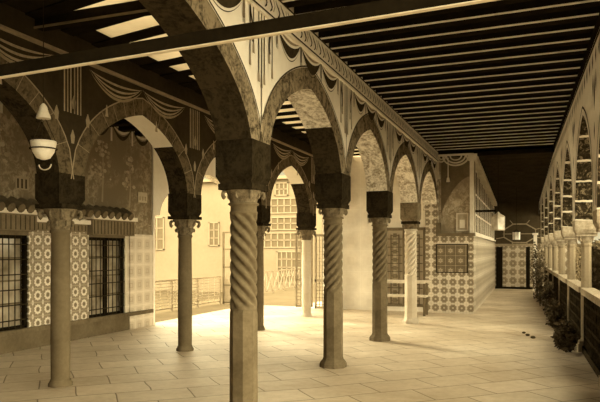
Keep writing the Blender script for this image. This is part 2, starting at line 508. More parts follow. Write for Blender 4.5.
decor3(m, 0, [(RC[i], RC[i+1]) for i in range(8)])
m.box(-.03, .36, RC[0], RC[-1], 3.78, H, 5)
m.v = [tuple(RROOT_M @ Vector(p)) for p in m.v]
struct('wall_right', m, [M['plaster_white'], M['plaster_white'], M['soffit_vein'], M['plaster_white'], M['ornament_dark'], M['wood_dark']])

# ------------------------------------------------------------------ columns
def leaf_curl(m, ang, r, z, s, M_=None):
    ca, sa = math.cos(ang), math.sin(ang)
    pts = []
    for q in range(9):
        t = q/8*4.2
        rr = s*(1-.09*q)
        pts.append((r*ca + ca*rr*math.sin(t)*.6, r*sa + sa*rr*math.sin(t)*.6, z - rr*math.cos(t)*.9))
    m.tube(pts, [s*.42*(1-.05*q) for q in range(9)], 6)

def octagon_base_shaft():
    """plinth, eight-sided lower shaft"""
    m = MB()
    m.lathe([(.175, 0), (.175, .05), (.16, .075), (.137, .10), (.127, .13), (.125, .93), (.12, .96), (.108, .985)], 8, smooth=False, off=PI/8)
    return m
def spiral_shaft(direction):
    m = MB(); n = 8; tw = direction*2*PI/ (1.05)
    prof = [(.115, .97+.0096*i) for i in range(90)]
    def rf(t, r, z):
        k = min(1, (z-.97)/.06, (1.826-z)/.03); k = max(0, k)
        ph = 6*t - direction*56*z
        return r + .008 - .038*k*(.5+.5*math.cos(ph))**1.5
    m.lathe(prof, 96, smooth=True, rf=rf)
    m.lathe([(.12, 1.822), (.126, 1.828), (.126, 1.84), (.118, 1.848), (.118, 1.895), (.138, 1.903), (.138, 1.915), (.12, 1.925)], 32)
    return m
def capital_one():
    m = MB()
    m.lathe([(.12, 1.92), (.125, 1.94), (.135, 1.97), (.15, 2.01), (.16, 2.035)], 24)
    m.box(-.165, .165, -.175, .175, 2.03, 2.084, 1)
    for k in range(4):
        leaf_curl(m, PI/4+k*PI/2, .175, 2.0, .045); leaf_curl(m, k*PI/2, .14, 1.99, .03)
    return m
def impost(z0, z1, hx, hy):
    m = MB(); b = .03
    m.add([(-hx+b, -hy+b, z0), (hx-b, -hy+b, z0), (hx-b, hy-b, z0), (-hx+b, hy-b, z0),
           (-hx, -hy, z0+.06), (hx, -hy, z0+.06), (hx, hy, z0+.06), (-hx, hy, z0+.06),
           (-hx, -hy, z1), (hx, -hy, z1), (hx, hy, z1), (-hx, hy, z1)],
          [(3,2,1,0),(0,1,5,4),(1,2,6,5),(2,3,7,6),(3,0,4,7),(4,5,9,8),(5,6,10,9),(6,7,11,10),(7,4,8,11),(8,9,10,11)])
    return m
def spiral_column(x, y, direction, label):
    t = empty('spiral_column', (x, y, 0)); tag(t, label, 'column', 'spiral columns of the middle arcade')
    octagon_base_shaft().build('octagonal_base', M['marble'], t)
    spiral_shaft(direction).build('spiral_shaft', M['marble'], t)
    capital_one().build('capital', [M['carved'], M['impost']], t)
    impost(2.085, ZB1, .178, .198).build('impost_block', M['impost'], t)
    return t
XC1 = -2.495
spiral_column(XC1, ROW1[1], -1, 'tall spiral marble column on octagonal foot, nearest and largest of its row')
b1 = spiral_column(XC1, ROW1[2], 1, 'spiral marble column on octagonal foot right of the nearest column')
for yy, lab in ((ROW1[3], 'spiral marble column with dark impost block before left side of lattice door'),
                (ROW1[4], 'pale spiral column with figured impost, closest to the tiled pavilion')):
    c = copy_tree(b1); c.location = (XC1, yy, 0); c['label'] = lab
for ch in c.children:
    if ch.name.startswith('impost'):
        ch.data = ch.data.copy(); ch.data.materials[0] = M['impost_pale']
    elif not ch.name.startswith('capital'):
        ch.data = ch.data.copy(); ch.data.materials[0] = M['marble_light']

def round_column(x, y, label, shaft_mat):
    t = empty('round_column', (x, y, 0)); tag(t, label, 'column', 'plain round columns of the left arcade')
    m = MB(); m.lathe([(.13, 0), (.13, .03), (.115, .05), (.11, .07)], 24); m.build('column_base', shaft_mat, t)
    m = MB(); m.lathe([(.102, .06), (.105, .4), (.104, 1.0), (.098, 1.68), (.112, 1.69), (.112, 1.715), (.102, 1.725)], 32); m.build('shaft', shaft_mat, t)
    m = MB(); m.lathe([(.10, 1.72), (.11, 1.76), (.12, 1.82), (.15, 1.90), (.18, 1.95)], 20)
    m.box(-.18, .18, -.19, .19, 1.955, 1.999, 1)
    for k in range(4):
        leaf_curl(m, PI/4+k*PI/2, .19, 1.90, .062); leaf_curl(m, k*PI/2, .15, 1.90, .04)
    for k in range(8): leaf_curl(m, PI/8+k*PI/4, .125, 1.80, .035)
    m.build('capital', [M['carved'], M['impost']], t)
    impost(2.0, ZB2, .163, .208).build('impost_block', M['impost'], t)
    return t
XC2 = -4.975
r1 = round_column(XC2, ROW2[1], 'dark plain round column at far left in front of the tiled window wall', M['marble_dark'])
for yy, lab in ((ROW2[2], 'plain round column standing alone on sunlit floor before the balustrade'),
                (ROW2[3], 'plain round column just right of the nearest spiral column, half hidden'),
                (ROW2[4], 'pale thin round column in front of the open lattice doors')):
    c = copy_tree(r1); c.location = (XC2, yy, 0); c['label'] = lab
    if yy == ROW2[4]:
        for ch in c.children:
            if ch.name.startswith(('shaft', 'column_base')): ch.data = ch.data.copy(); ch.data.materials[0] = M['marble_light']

# columns of the right arcade, slim and white
def slim_column():
    t = empty('slim_column', (0, 0, 0), R(1.9))
    m = MB(); m.box(-.12, .12, -.12, .12, 0, .12); m.box(-.10, .10, -.10, .10, .12, .16); m.build('plinth', M['marble_slim'], t)
    m = MB(); m.lathe([(.085, .16), (.078, .2), (.074, 1.55), (.085, 1.565), (.085, 1.585), (.075, 1.6)], 8, smooth=False, off=PI/8); m.build('shaft', M['marble_slim'], t)
    m = MB(); m.lathe([(.075, 1.6), (.09, 1.64), (.12, 1.70)], 16); m.box(-.14, .14, -.14, .14, 1.70, 1.74)
    for k in range(4): leaf_curl(m, PI/4+k*PI/2, .11, 1.67, .035)
    m.build('capital', M['carved_light'], t)
    impost(1.74, ZBR, .17, .2).build('impost_block', M['carved_light'], t)
    return t
RLAB = {1: 'slim white column at the right edge, cut by the frame, on the garden side',
        2: 'slim white garden side column with a leafy plant at its foot, nearest full one',
        3: 'slim white garden side column, second full one from the camera',
        4: 'slim white garden side column, third from the camera along the parapet',
        5: 'slim garden side column far down the corridor, fourth from the camera',
        6: 'slim garden side column, last but one before the end wall',
        7: 'slim garden side column nearest the end wall of the corridor'}
s0 = None
for i in range(1, 8):
    p = RP(.17, RC[i])
    if s0 is None: s0 = slim_column(); t = s0
    else: t = copy_tree(s0)
    t.location = (p.x, p.y, 0); tag(t, RLAB[i], 'column', 'slim white columns of the garden side')

# parapet between the slim columns: openwork tile panels under a coping
PLAB = {0: 'openwork tile parapet with coping at the bottom right edge, nearest the camera',
        1: 'openwork tile parapet with coping just behind the nearest full slim column',
        2: 'openwork tile parapet, third bay along the garden side',
        3: 'openwork tile parapet, fourth bay along the garden side',
        4: 'openwork tile parapet, fifth bay along the garden side, far off',
        5: 'openwork tile parapet, sixth bay, behind the climbing plants',
        6: 'openwork tile parapet, last bay before the white post'}
for i in range(0, 7):
    yc = (RC[i]+RC[i+1])/2; hw = RSP/2-.16
    t = empty('parapet', RP(.17, yc), R(1.9)); tag(t, PLAB[i], 'parapet', 'garden side parapets between the slim columns')
    m = MB(); m.box(-.09, .09, -hw, hw, .86, .95); m.build('coping', M['carved_light'], t)
    m = MB(); m.box(-.07, .07, -hw, hw, 0, .10)
    for q in range(15):
        yy = -hw+.02+q*(2*hw-.04)/14; m.box(-.05, .05, yy-.02, yy+.02, .10, .86)
    for q in range(1, 5): m.box(-.045, .045, -hw, hw, .10+q*.155-.018, .10+q*.155+.018)
    m.box(-.01, .01, -hw, hw, .1, .86, 1)
    m.build('lattice_panel', [M['soffit_brown'], M['ornament_dark']], t)

# ------------------------------------------------------------------ ceilings
def ceiling_bay(name, x0, x1, y0, y1, z, mats, jw, jh, step, pale=0, skew=lambda y: 0, skewx=None):
    m = MB()
    m.box(x0, x1, y0, y1, z, z+.12, 0)
    y = y0+.2
    while y < y1-.1:
        dy = skew(y)
        m.bar((x0, y-dy/2, z-jh/2), (x1, y+dy/2, z-jh/2), jw, jh, 1)
        if pale: m.bar((x0, y-dy/2-jw/2-.002, z-jh+.007), (x1, y+dy/2-jw/2-.002, z-jh+.007), .01, .017, 2)
        y += step
    return struct(name, m, mats)
M['board_dark'] = mottled('dark ceiling boards', .012, .022, 4)
M['board_pale'] = mottled('pale ceiling boards', .8, .9, 3)
M['edge_line'] = mottled('pale painted joist edge', .7, .9, 6)
# corridor
ceiling_bay('ceiling', XA1, 1.3, -2.8, 15.5, HC, [M['board_dark'], M['wood_dark'], M['edge_line']], .15, .14, .39, 1,
            lambda y: -.26*max(0, 1-(y-5)/5) if y > 5 else -.26)
# middle nave
tt = NT('translucent bright strip'); tr = tt.n('ShaderNodeBsdfTranslucent'); df = tt.n('ShaderNodeBsdfDiffuse'); mx = tt.n('ShaderNodeAddShader')
cc = tt.ramp(tt.noise(1.8, 4), [(.3, C(.16)), (.7, C(.36))]); tt.l(cc, tr.inputs[0]); df.inputs[0].default_value = C(.5)
tt.l(tr.outputs[0], mx.inputs[0]); tt.l(df.outputs[0], mx.inputs[1]); tt.l(mx.outputs[0], tt.t.nodes['Material Output'].inputs[0])
M['bright_strip'] = tt.mat  # translucent strips added so the ceiling between joists looks bright
m = MB(); y = -3.0
def nsk(y): return .12 + .36*max(0, min(1, (10.5-y)/5))     # the old joists are not quite square to the arcade
def slab(x0, x1, ya, yb, z0, z1, mi):
    f = lambda x, q: q + nsk(q)*(XA0-x)/(XA0-XL1)
    m.add([(x0, f(x0, ya), z0), (x1, f(x1, ya), z0), (x1, f(x1, yb), z0), (x0, f(x0, yb), z0), (x0, f(x0, ya), z1), (x1, f(x1, ya), z1), (x1, f(x1, yb), z1), (x0, f(x0, yb), z1)],
          [(3,2,1,0),(4,5,6,7),(0,1,5,4),(1,2,6,5),(2,3,7,6),(3,0,4,7)], mi)
while y < 15.5:
    slab(XL1, XA0, y, y+.20, H-.02, H+.25, 1)
    if y > 4:
        slab(XL1, -4.45, y+.20, y+.5, H-.005, H+.05, 0)
        m.quad((-4.45, y+.20+nsk(y+.2)*(XA0+4.45)/(XA0-XL1), H), (XA0, y+.20, H), (XA0, y+.5, H), (-4.45, y+.5+nsk(y+.5)*(XA0+4.45)/(XA0-XL1), H), 2)
    else: slab(XL1, XA0, y+.20, y+.5, H-.006, H+.06, 0)
    y += .5
struct('ceiling_nave', m, [M['board_dark'], M['wood_dark'], M['bright_strip']])
# left aisle, roofed as far as the end of the left wall
ceiling_bay('ceiling_aisle', -7.5, XL0, -2.8, 15.6, H, [M['board_dark'], M['wood_dark']], .18, .16, .5)
# roof slab above everything keeps the sky out
m = MB(); m.box(XA0, 1.3, -2.8, 15.6, HC+.13, HC+.3); m.box(XL0, XL1, -2.8, 15.6, H+.13, H+.3); m.box(-7.5, XL0, -2.8, 15.6, H+.13, H+.3)
struct('ceiling_slab', m, M['plaster_dark'])
# rear corridor, lower and sloping away
m = MB(); m.box(-2.7, 1.3, 15.5, 15.62, 3.72, 4.3); struct('trim_6', m, M['wood_dark'])
m = MB()
za, zb_ = 3.80, 3.36
m.add([(-1.9,15.5,za),(1.2,15.5,za),(1.0,26.2,zb_),(-2.2,26.2,zb_),(-1.9,15.5,za+.5),(1.2,15.5,za+.5),(1.0,26.2,zb_+.5),(-2.2,26.2,zb_+.5)],
      [(0,1,2,3),(7,6,5,4),(0,4,5,1),(1,5,6,2),(2,6,7,3),(3,7,4,0)], 0)
for k in range(24):
    f = (k+.5)/24; y = 15.5+f*10.6; z = za+(zb_-za)*f
    m.bar((-1.9-.2*f, y, z-.03), (1.1-.1*f, y, z-.03), .12, .06, 1)
struct('ceiling_rear', m, [mottled('rear ceiling boards', .05, .10, 3), mottled('rear ceiling joist', .04, .07, 3)])

# wall behind the camera side, closes the far near end of the hall
m = MB(); m.box(-7.6, 1.4, -3.1, -2.9, 0, H); struct('wall_near', m, M['plaster_light'])

# ------------------------------------------------------------------ tie bars and beams
m = MB()
def zt_(x): return 2.478 + .028*(x+.64)
m.bar((-4.9, 2.55, zt_(-4.9)), (1.0, 2.55, zt_(1.0)), .022, .062, 0); m.bar((-4.9, 2.55, zt_(-4.9)-.033), (1.0, 2.55, zt_(1.0)-.033), .026, .005, 1)  # thin pale strip stands for the light along the lower edge
o = m.build('tie_beam', [M['wood_dark'], M['wood_pale']]); tag(o, 'long dark tie beam with pale lower edge crossing the top of the view', 'beam')
m = MB(); m.box(XL1, XA0, 5.10, 5.22, 3.74, 3.86, 0); m.box(XL1, XA0, 5.085, 5.10, 3.73, 3.75, 1)
o = m.build('cross_beam', [M['wood_dark'], M['wood_mid']]); tag(o, 'dark ceiling beam spanning the nave at upper left', 'beam')

# ------------------------------------------------------------------ left wall with grilled windows
XW = -7.25
Wn = [(5.2, 7.62), (9.0, 10.02)]
m = MB()
TOPW = 2.02
# masonry: pieces around the window openings
zs0, zs1 = .32, 1.72
m.box(XW-.35, XW, -2.9, 10.15, TOPW, H, 3); m.box(XW-.35, XW, 10.15, 10.9, 1.80, H, 3)               # painted upper wall
m.box(XW-.35, XW, -2.9, 10.9, 0, zs0, 0)                 # plinth
m.box(XW-.35, XW, -2.9, Wn[0][0], zs0, TOPW, 1)
m.box(XW-.35, XW, Wn[0][1], Wn[1][0], zs0, TOPW, 1)      # ring tiles
m.box(XW-.35, XW, Wn[1][1], 10.15, zs0, TOPW, 2)          # pale panel
for a, b in Wn: m.box(XW-.35, XW, a, b, zs1, TOPW, 4)
m.box(XW-.35, XW+.02, 10.15, 10.92, 0, 1.80, 2)
m.box(XW-.02, XW+.06, Wn[0][0], Wn[1][1]+.85, .26, .33, 5)   # sill ledge
for k in range(9):
    ya = 5.2+k*.63
    for d0, d1, mi in ((.06, .10, 6), (.14, .19, 6), (.22, .30, 7)): crescent(m, XW+.005, ya, ya+.63, H-.03, d0, d1, mi)
    ribbon(m, XW+.006, [(ya, H-.02), (ya, H-.38)], .05, 6)
struct('wall_left', m, [M['marble_dark'], M['tile_ring'], M['tile_pale'], M['mural'], M['wood_mid'], M['marble'], mottled('pale wall swag', .5, .7, 9), M['ornament_dark']])
# lintel panels, ledges and the row of roof rolls
def hood(y0, y1, z0, z1, dx, label):
    t = empty('window_hood', (XW, (y0+y1)/2, z0)); 
    m = MB(); m.box(0.003, dx, y0-(y0+y1)/2, y1-(y0+y1)/2, 0, z1-z0-.07);     n = max(4, int((y1-y0)/.09)); g = m
    for i in range(n): g.box(dx+.001, dx+.008, y0-(y0+y1)/2+(i+.4)*(y1-y0)/n, y0-(y0+y1)/2+(i+.48)*(y1-y0)/n, .02, z1-z0-.09, 1)
    g.build('hood_panel', [M['hood'], M['ornament_dark']], t)
    g = MB(); g.box(0, dx+.05, y0-(y0+y1)/2-.03, y1-(y0+y1)/2+.03, z1-z0-.07, z1-z0); g.build('hood_ledge', M['plaster_light'], t)
    tag(t, label, 'window hood'); return t
hood(5.0, 7.66, 1.78, 2.10, .12, 'projecting panelled hood with pale ledge above the leftmost grilled window')
hood(7.72, 8.9, 1.80, 2.0, .05, 'low panelled band with pale ledge above the ring flower tiles')
hood(8.95, 10.15, 1.76, 2.10, .12, 'projecting panelled hood with pale ledge above the second grilled window')
m = MB(); k = 5.0
while k < 10.1:
    m.tube([(XW-.02, k, 2.22), (XW+.14, k, 2.13), (XW+.2, k, 2.105)], [.075, .082, .07], 10); k += .19
o = m.build('roof_tile_roll', M['marble']); tag(o, 'row of rounded roof tiles running above the window hoods', 'roof tiles')
# pale outer corner of the left wall
m = MB(); m.box(XW-.36, XW+.02, 10.92, 10.98, 0, H); struct('trim_1', m, M['plaster_white'])
# wall painting: trees, pale building
def tree_paint(y, z0, h, w_, label):
    mb = MB(); ribbon(mb, XW+.006, [(y, z0), (y+.03, z0+h*.5), (y, z0+h)], [.05, .035, .01], 0)
    for k in range(46):
        q = random.random(); a = random.uniform(-1, 1)
        yy = y + a*w_*(1-q*.7); zz = z0+h*.35+q*h*.7
        r = random.uniform(.02, .055)
        mb.add([(XW+.006+k*.00002, yy+r*math.cos(u*PI/3), zz+r*.7*math.sin(u*PI/3)) for u in range(6)], [(0,1,2,3,4,5)], k % 2)
    o = mb.build('wall_painting_tree', [PT1, PT2]); tag(o, label, 'wall painting')
PT1 = paint('faded foliage paint', .34); PT2 = paint('faded foliage paint pale', .44)
tree_paint(9.35, 2.35, 1.1, .33, 'tall faded tree painted above the second window hood')
tree_paint(10.15, 2.3, .9, .22, 'faded tree painted left of the small pale painted house')
tree_paint(8.55, 2.35, .9, .28, 'faded tree painted just right of the leftmost column, above the ring tiles')
tree_paint(7.0, 2.35, 1.0, .25, 'faded tree painted above the leftmost window, left of the column')
t = MB(); t.box(XW+.007, XW+.012, 10.42, 10.72, 2.42, 2.62, 0)
for k in range(3): t.box(XW+.012, XW+.014, 10.46+k*.09, 10.5+k*.09, 2.46, 2.54, 1)
o = t.build('wall_painting_house', [paint('faded white paint', .5), M['ornament_mid']]); tag(o, 'small pale painted house on the left wall beside its outer corner', 'wall painting')
t = MB(); t.box(XW+.007, XW+.012, 7.35, 7.62, 2.40, 2.60, 0)
for k in range(3): t.box(XW+.012, XW+.014, 7.38+k*.08, 7.41+k*.08, 2.42, 2.56, 1)
o = t.build('wall_painting_kiosk', [paint('faded cream paint', .35), M['ornament_dark']]); tag(o, 'tiny pale painted kiosk left of the leftmost column, on the wall', 'wall painting')

def grille_window(name, y0, y1):
    m = MB(); d = .05
    for a, b in ((y0, y0+d), (y1-d, y1), ((y0+y1)/2-.025, (y0+y1)/2+.025)): m.box(XW-.09, XW-.03, a, b, zs0, zs1)
    for a in (zs0, zs1-d): m.box(XW-.09, XW-.03, y0, y1, a, a+d)
    t = m.build(name, M['wood_dark']); t['kind'] = 'structure'
    p = MB(); p.box(XW-.16, XW-.14, y0, y1, zs0, zs1); p.build('window_pane', M['pane_dark'], t)
    q = MB(); s = .115; y = y0+.1
    while y < y1-.03:
        q.tube([(XW-.02, y, zs0), (XW-.02, y, zs1)], .008, 6); y += s
    for k in range(6):
        z = zs0+.14+k*.225; q.box(XW-.03, XW-.01, y0, y1, z-.008, z+.008)
    q.build('iron_grille', M['iron'], t)
    q = MB()
    for k in range(4):
        for j in range(2):
            ya = y0+(y1-y0)*j/2; yb = ya+(y1-y0)/2; z = zs0+.05+k*.34
            q.box(XW-.125, XW-.11, ya+.02, yb-.02, z+.32, z+.345)
    q.build('glazing_bar', M['wood_mid'], t)
grille_window('window_1', *Wn[0]); grille_window('window_2', *Wn[1])
# inside of the room behind the windows
m = MB(); m.box(XW-1.6, XW-1.5, 4.5, 10.9, 0, 2.4); struct('wall_room_behind', m, M['plaster_light'])

# ------------------------------------------------------------------ back wall with lattice door and pavilion
YB = 15.6
m = MB()
m.box(-6.05, XL0, YB, YB+.3, 0, .0001, 0)
m.box(-5.25, -4.03, YB, YB+.3, 2.15, H, 0)      # above the doorway
m.box(-5.25, -3.62, YB, YB+.3, 0, 2.15, 0)
m.box(-4.05, -3.62, YB, YB+.3, 2.15, H, 0)
m.box(-3.62, -2.60, YB, YB+.3, 2.02, H, 0)
m.box(-3.62, -2.60, YB, YB+.3, 0, .12, 0)
m.box(-3.62, -2.60, YB+.25, YB+.3, .1, 2.1, 0)
struct('wall_back', m, [M['tile_back']])
# carved lattice door leaf panels inside a dark frame
t = empty('lattice_door', (-3.11, YB, .12)); tag(t, 'tall wooden double door of fretwork panels in a dark frame behind the bench', 'door')
m = MB()
for x in (-.50, 0, .50): m.box(x-.035, x+.035, -.06, .02, 0, 1.90)
m.box(-.53, .53, -.06, .02, 1.86, 1.93); m.build('door_frame', M['wood_mid'], t)
for sx in (-1, 1):
    m = MB(); x0 = .04 if sx > 0 else -.46; x1 = x0+.42
    m.box(x0, x1, .0, .02, 0, 1.86, 1)
    rows = 9
    for k in range(rows):
        z = .04+k*.2
        # interlocked key pattern
        m.box(x0+.03, x1-.03, -.03, 0, z, z+.022, 0)
        m.box(x0+.10, x0+.125, -.03, 0, z, z+.2 if k < rows-1 else z+.12, 0)
        m.box(x1-.125, x1-.10, -.03, 0, z, z+.2 if k < rows-1 else z+.12, 0)
        m.box(x0+.12, x1-.12, -.03, 0, z+.09, z+.11, 0)
        m.box((x0+x1)/2-.04, (x0+x1)/2+.04, -.032, 0, z+.05, z+.15, 0)
    for x in (x0, x1): m.box(x-.014, x+.014, -.035, 0, 0, 1.86, 0)
    m.build('door_leaf', [M['wood_mid'], paint('pale door field', .5)], t)
# bell pull rod, fixed to the wall rather than hanging
m = MB(); m.tube([(-3.80, YB-.04, 1.75), (-3.80, YB-.04, 2.3)], .02, 8); m.box(-3.83, -3.77, YB-.05, YB, 2.0, 2.05)
o = m.build('wall_bell_rod', M['iron']); tag(o, 'thin dark vertical rod fixed on the pale back wall', 'rod')

# bench in front of the door
t = empty('bench', (-3.05, 14.75, 0)); tag(t, 'wooden bench with open back rail standing before the fretwork door', 'bench')
m = MB(); m.box(-.62, .62, -.2, .2, .42, .46); m.build('seat', M['wood_pale'], t)
m = MB(); m.box(-.66, .66, .15, .19, .72, .80); m.build('back_rail', M['wood_pale'], t)
for x in (-.58, .58):
    for y in (-.16, .17):
        m = MB(); m.box(x-.025, x+.025, y-.025, y+.025, 0, .42 if y < 0 else .74); m.build('leg', M['wood_mid'], t)
m = MB(); m.box(-.58, .58, -.17, -.15, .2, .24); m.build('stretcher', M['wood_mid'], t)

# open lattice door leaves beside the pale thin column
def lattice_leaf(x, y, rz, w_, h_, label):
    t = empty('lattice_door_leaf', (x, y, 0), rz); tag(t, label, 'door leaf')
    m = MB()
    for a in (0, w_-.05): m.box(a, a+.05, -.02, .02, .02, h_)
    for a in (.02, .7, h_-.06): m.box(0, w_, -.02, .02, a, a+.06)
    m.build('leaf_frame', M['ornament_mid'], t)
    q = MB(); n = int((w_-.1)/.07)
    for i in range(1, n): q.box(.05+i*(w_-.1)/n-.008, .05+i*(w_-.1)/n+.008, -.008, .008, .06, h_-.06)
    k = .12
    while k < h_-.1: q.box(.05, w_-.05, -.008, .008, k-.008, k+.008); k += .09
    q.build('lattice', M['ornament_mid'], t); return t
lattice_leaf(-5.95, 15.5, R(20), .45, 1.95, 'tall lattice door leaf left of the pale thin column')
lattice_leaf(-5.35, 15.3, R(0), .48, 1.9, 'tall lattice door leaf right of the pale thin column')
m = MB(); m.box(-4.86, -4.78, 15.35, 15.45, 0, 2.0); o = m.build('door_post', M['wood_dark']); tag(o, 'narrow dark door post just left of the second spiral column', 'post')

# pavilion: tiled base, painted upper part, windowed side
XP = -1.47
def pv(x, y):      # side wall line, turned slightly left
    return XP + (y-15.5)*-.018
m = MB(); Y1 = 26.2
zt = 1.83
# front face
m.box(-2.60, XP, 15.5, 15.9, 0, zt, 0)
m.box(-2.60, -2.30, 15.5, 15.9, zt, 3.8, 0)
m.box(-2.30, XP, 15.62, 15.9, zt, 3.8, 1)
# side wall lower and upper
def sidebox(y0, y1, z0, z1a, z1b, mi, d0=0, d1=.3):
    m.add([(pv(0,y0)-d1, y0, z0), (pv(0,y0)-d0, y0, z0), (pv(0,y1)-d0, y1, z0), (pv(0,y1)-d1, y1, z0),
           (pv(0,y0)-d1, y0, z1a), (pv(0,y0)-d0, y0, z1a), (pv(0,y1)-d0, y1, z1b), (pv(0,y1)-d1, y1, z1b)],
          [(3,2,1,0),(4,5,6,7),(0,1,5,4),(1,2,6,5),(2,3,7,6),(3,0,4,7)], mi)
sidebox(15.504, Y1, 0, zt, zt-.04, 2, -.004)
sidebox(15.63, Y1, zt, 3.75, 3.3, 3, .05, .3)
m.box(XP-.09, XP, 15.5, 15.63, zt, 3.75, 3)
struct('wall_pavilion', m, [M['tile_front'], M['mural_light'], M['tile_side'], M['plaster_light']])
# tile panel framed on the front
m = MB(); m.box(-2.32, -1.62, 15.49, 15.501, .98, 1.62, 0)
for a in ((-2.35, -1.59, 15.485, 15.5, .955, .98), (-2.35, -1.59, 15.485, 15.5, 1.62, 1.645), (-2.35, -2.32, 15.485, 15.5, .955, 1.645), (-1.62, -1.59, 15.485, 15.5, .955, 1.645)): m.box(*a, 1)
o = m.build('tile_picture', [M['tile_panel'], M['ornament_dark']]); tag(o, 'dark framed panel of nine tiles set into the pavilion front', 'tile panel')
# ledges
m = MB(); m.box(-2.34, XP+.03, 15.45, 15.62, zt, zt+.07); m.box(-2.34, -2.24, 15.45, 15.62, zt+.07, 2.15)
struct('trim_2', m, M['wood_mid'])
m = MB(); sidebox(15.5, Y1, zt, zt+.05, zt+.05, 0, -.03, .1); struct('trim_3', m, M['plaster_light'])
# valance with scallops and tassels on the pavilion front
def strokeXZ(mb, y, pts, w_, mi=0, th=.03):
    P = [Vector((p[0], y, p[1])) for p in pts]
    for i in range(len(P)-1): mb.bar(P[i], P[i+1], th, w_, mi)
t = empty('painted_valance', (-1.9, 15.5, 3.4)); tag(t, 'pale scalloped valance with tassels along the top of the pavilion front', 'valance')
m = MB()
m.box(-.40, .43, -.02, .1, .33, .38)
for r_, w_ in ((.30, .035), (.22, .03), (.13, .025)):
    strokeXZ(m, 0, [(.02+r_*1.0*math.cos(a), .33-r_*.75*math.sin(a)) for a in [PI*k/12 for k in range(13)]], w_)
for r_, w_ in ((.13, .03), (.07, .02)):
    for cx in (-.32, .36): strokeXZ(m, 0, [(cx+r_*math.cos(a)*.7, .33-r_*math.sin(a)) for a in [PI*k/8 for k in range(9)]], w_)
m.build('scallop', M['plaster_light'], t)
for x_, z_ in ((-.38, -.20), (-.16, -.28)):
    m = MB(); m.box(x_-.01, x_+.01, -.01, .01, z_+.1, .3); m.lathe([(.01, z_+.12), (.03, z_+.09), (.045, z_)], 8, M=Matrix.Translation((x_, 0, 0))); m.build('tassel', M['plaster_light'], t)
m = MB(); strokeXZ(m, 0, [(-.40, .33), (-.42, .1), (-.40, -.1), (-.43, -.25)], .035); m.build('curtain_fold', M['plaster_light'], t)
# arch-shaped shade in the recess, laid in as a dark sheet; small picture
m = MB(); n = 18
pts = []
for k in range(n+1):
    f = k/n; x = -2.24+f*.72
    pts.append((x, 2.35+.9*math.sin(f*PI/2)**.8))
for k in range(n):
    m.quad((pts[k][0], 15.612, pts[k][1]), (pts[k+1][0], 15.612, pts[k+1][1]), (pts[k+1][0], 15.612, 3.75), (pts[k][0], 15.612, 3.75))
struct('recess_shade', m, M['wood_mid'])
m = MB(); m.box(-1.88, -1.60, 15.585, 15.61, 1.95, 2.38, 0); m.box(-1.85, -1.63, 15.58, 15.586, 1.98, 2.35, 1); m.box(-1.80, -1.68, 15.575, 15.581, 2.02, 2.22, 0)
o = m.build('wall_picture', [M['plaster_light'], M['ornament_pale']]); tag(o, 'small pale framed picture in the pavilion recess above the ledge', 'picture')
# side windows
ny = 9; y0 = 15.75; step = (25.6-y0)/ny
for k in range(ny):
    ya = y0+k*step+.06; yb = y0+(k+1)*step-.06
    f = (ya-15.5)/10.7; zt2 = 3.50-.42*f
    m = MB()
    for a, b in ((ya, ya+.06), (yb-.06, yb), ((ya+yb)/2-.02, (ya+yb)/2+.02)):
        m.box(pv(0,ya)-.06, pv(0,ya)-.022, a, b, zt+.07, zt2)
    for z in (zt+.07, 2.35, 2.85, zt2-.05): m.box(pv(0,ya)-.06, pv(0,ya)-.024, ya, yb, z, z+.045)
    w_ = m.build('window_%d' % (k+3), M['plaster_light']); w_['kind'] = 'structure'
    p = MB(); p.box(pv(0,ya)-.048, pv(0,ya)-.030, ya, yb, zt+.07, zt2); p.build('window_pane', M['pane_dark'], w_)
m = MB(); 
m.add([(pv(0,15.5)-.1, 15.45, 3.62), (XP+.08, 15.45, 3.62), (pv(0,Y1)+.08, Y1, 3.2), (pv(0,Y1)-.1, Y1, 3.2),
       (pv(0,15.5)-.1, 15.45, 3.76), (XP+.08, 15.45, 3.76), (pv(0,Y1)+.08, Y1, 3.32), (pv(0,Y1)-.1, Y1, 3.32)],
      [(3,2,1,0),(4,5,6,7),(0,1,5,4),(1,2,6,5),(2,3,7,6),(3,0,4,7)])
struct('trim_5', m, M['plaster_light'])

# end wall
YE = 26.0
m = MB(); m.box(-2.0, 1.0, YE, YE+.3, 0, 1.66, 0); m.box(-2.0, 1.0, YE, YE+.3, 1.66, 4.0, 1)
m.box(-1.62, -1.38, YE-.02, YE, 0, 1.62, 2); m.box(-.52, -.38, YE-.02, YE, 0, 1.62, 2)
m.box(-1.7, .3, YE-.02, YE, 1.66, 1.74, 3)
m.box(-1.7, .3, YE-.06, YE, 0, .08, 2)
struct('wall_end', m, [M['tile_end'], mottled('dark end wall', .05, .09, 2), M['wood_dark'], M['ornament_mid']])
m = MB(); cx, cz, rr = -.75, 2.02, .62
oc = [(cx+rr*math.cos(R(22.5+45*k)), cz+.12+rr*.62*math.sin(R(22.5+45*k))) for k in range(9)]
strokeXZ(m, YE-.04, oc, .045, 0, .03)
for k in range(8): strokeXZ(m, YE-.04, [oc[k], (cx+(oc[k][0]-cx)*1.5, cz+.12+(oc[k][1]-cz-.12)*1.4)], .03, 0, .02)
strokeXZ(m, YE-.04, [(cx-rr, cz+.1), (cx+rr, cz+.1)], .03, 0, .02)
o = m.build('octagonal_fanlight', M['ornament_mid']); tag(o, 'octagonal framed fanlight above the tiles of the far end wall', 'fanlight')
m = MB(); m.box(-.24, -.12, 24.9, 25.02, 0, 2.05); m.box(-.28, -.08, 24.86, 25.06, 2.05, 2.12); m.box(-.27, -.09, 24.87, 25.05, 0, .1)
o = m.build('white_post', M['plaster_white']); tag(o, 'narrow white post at the right end of the corridor', 'post')

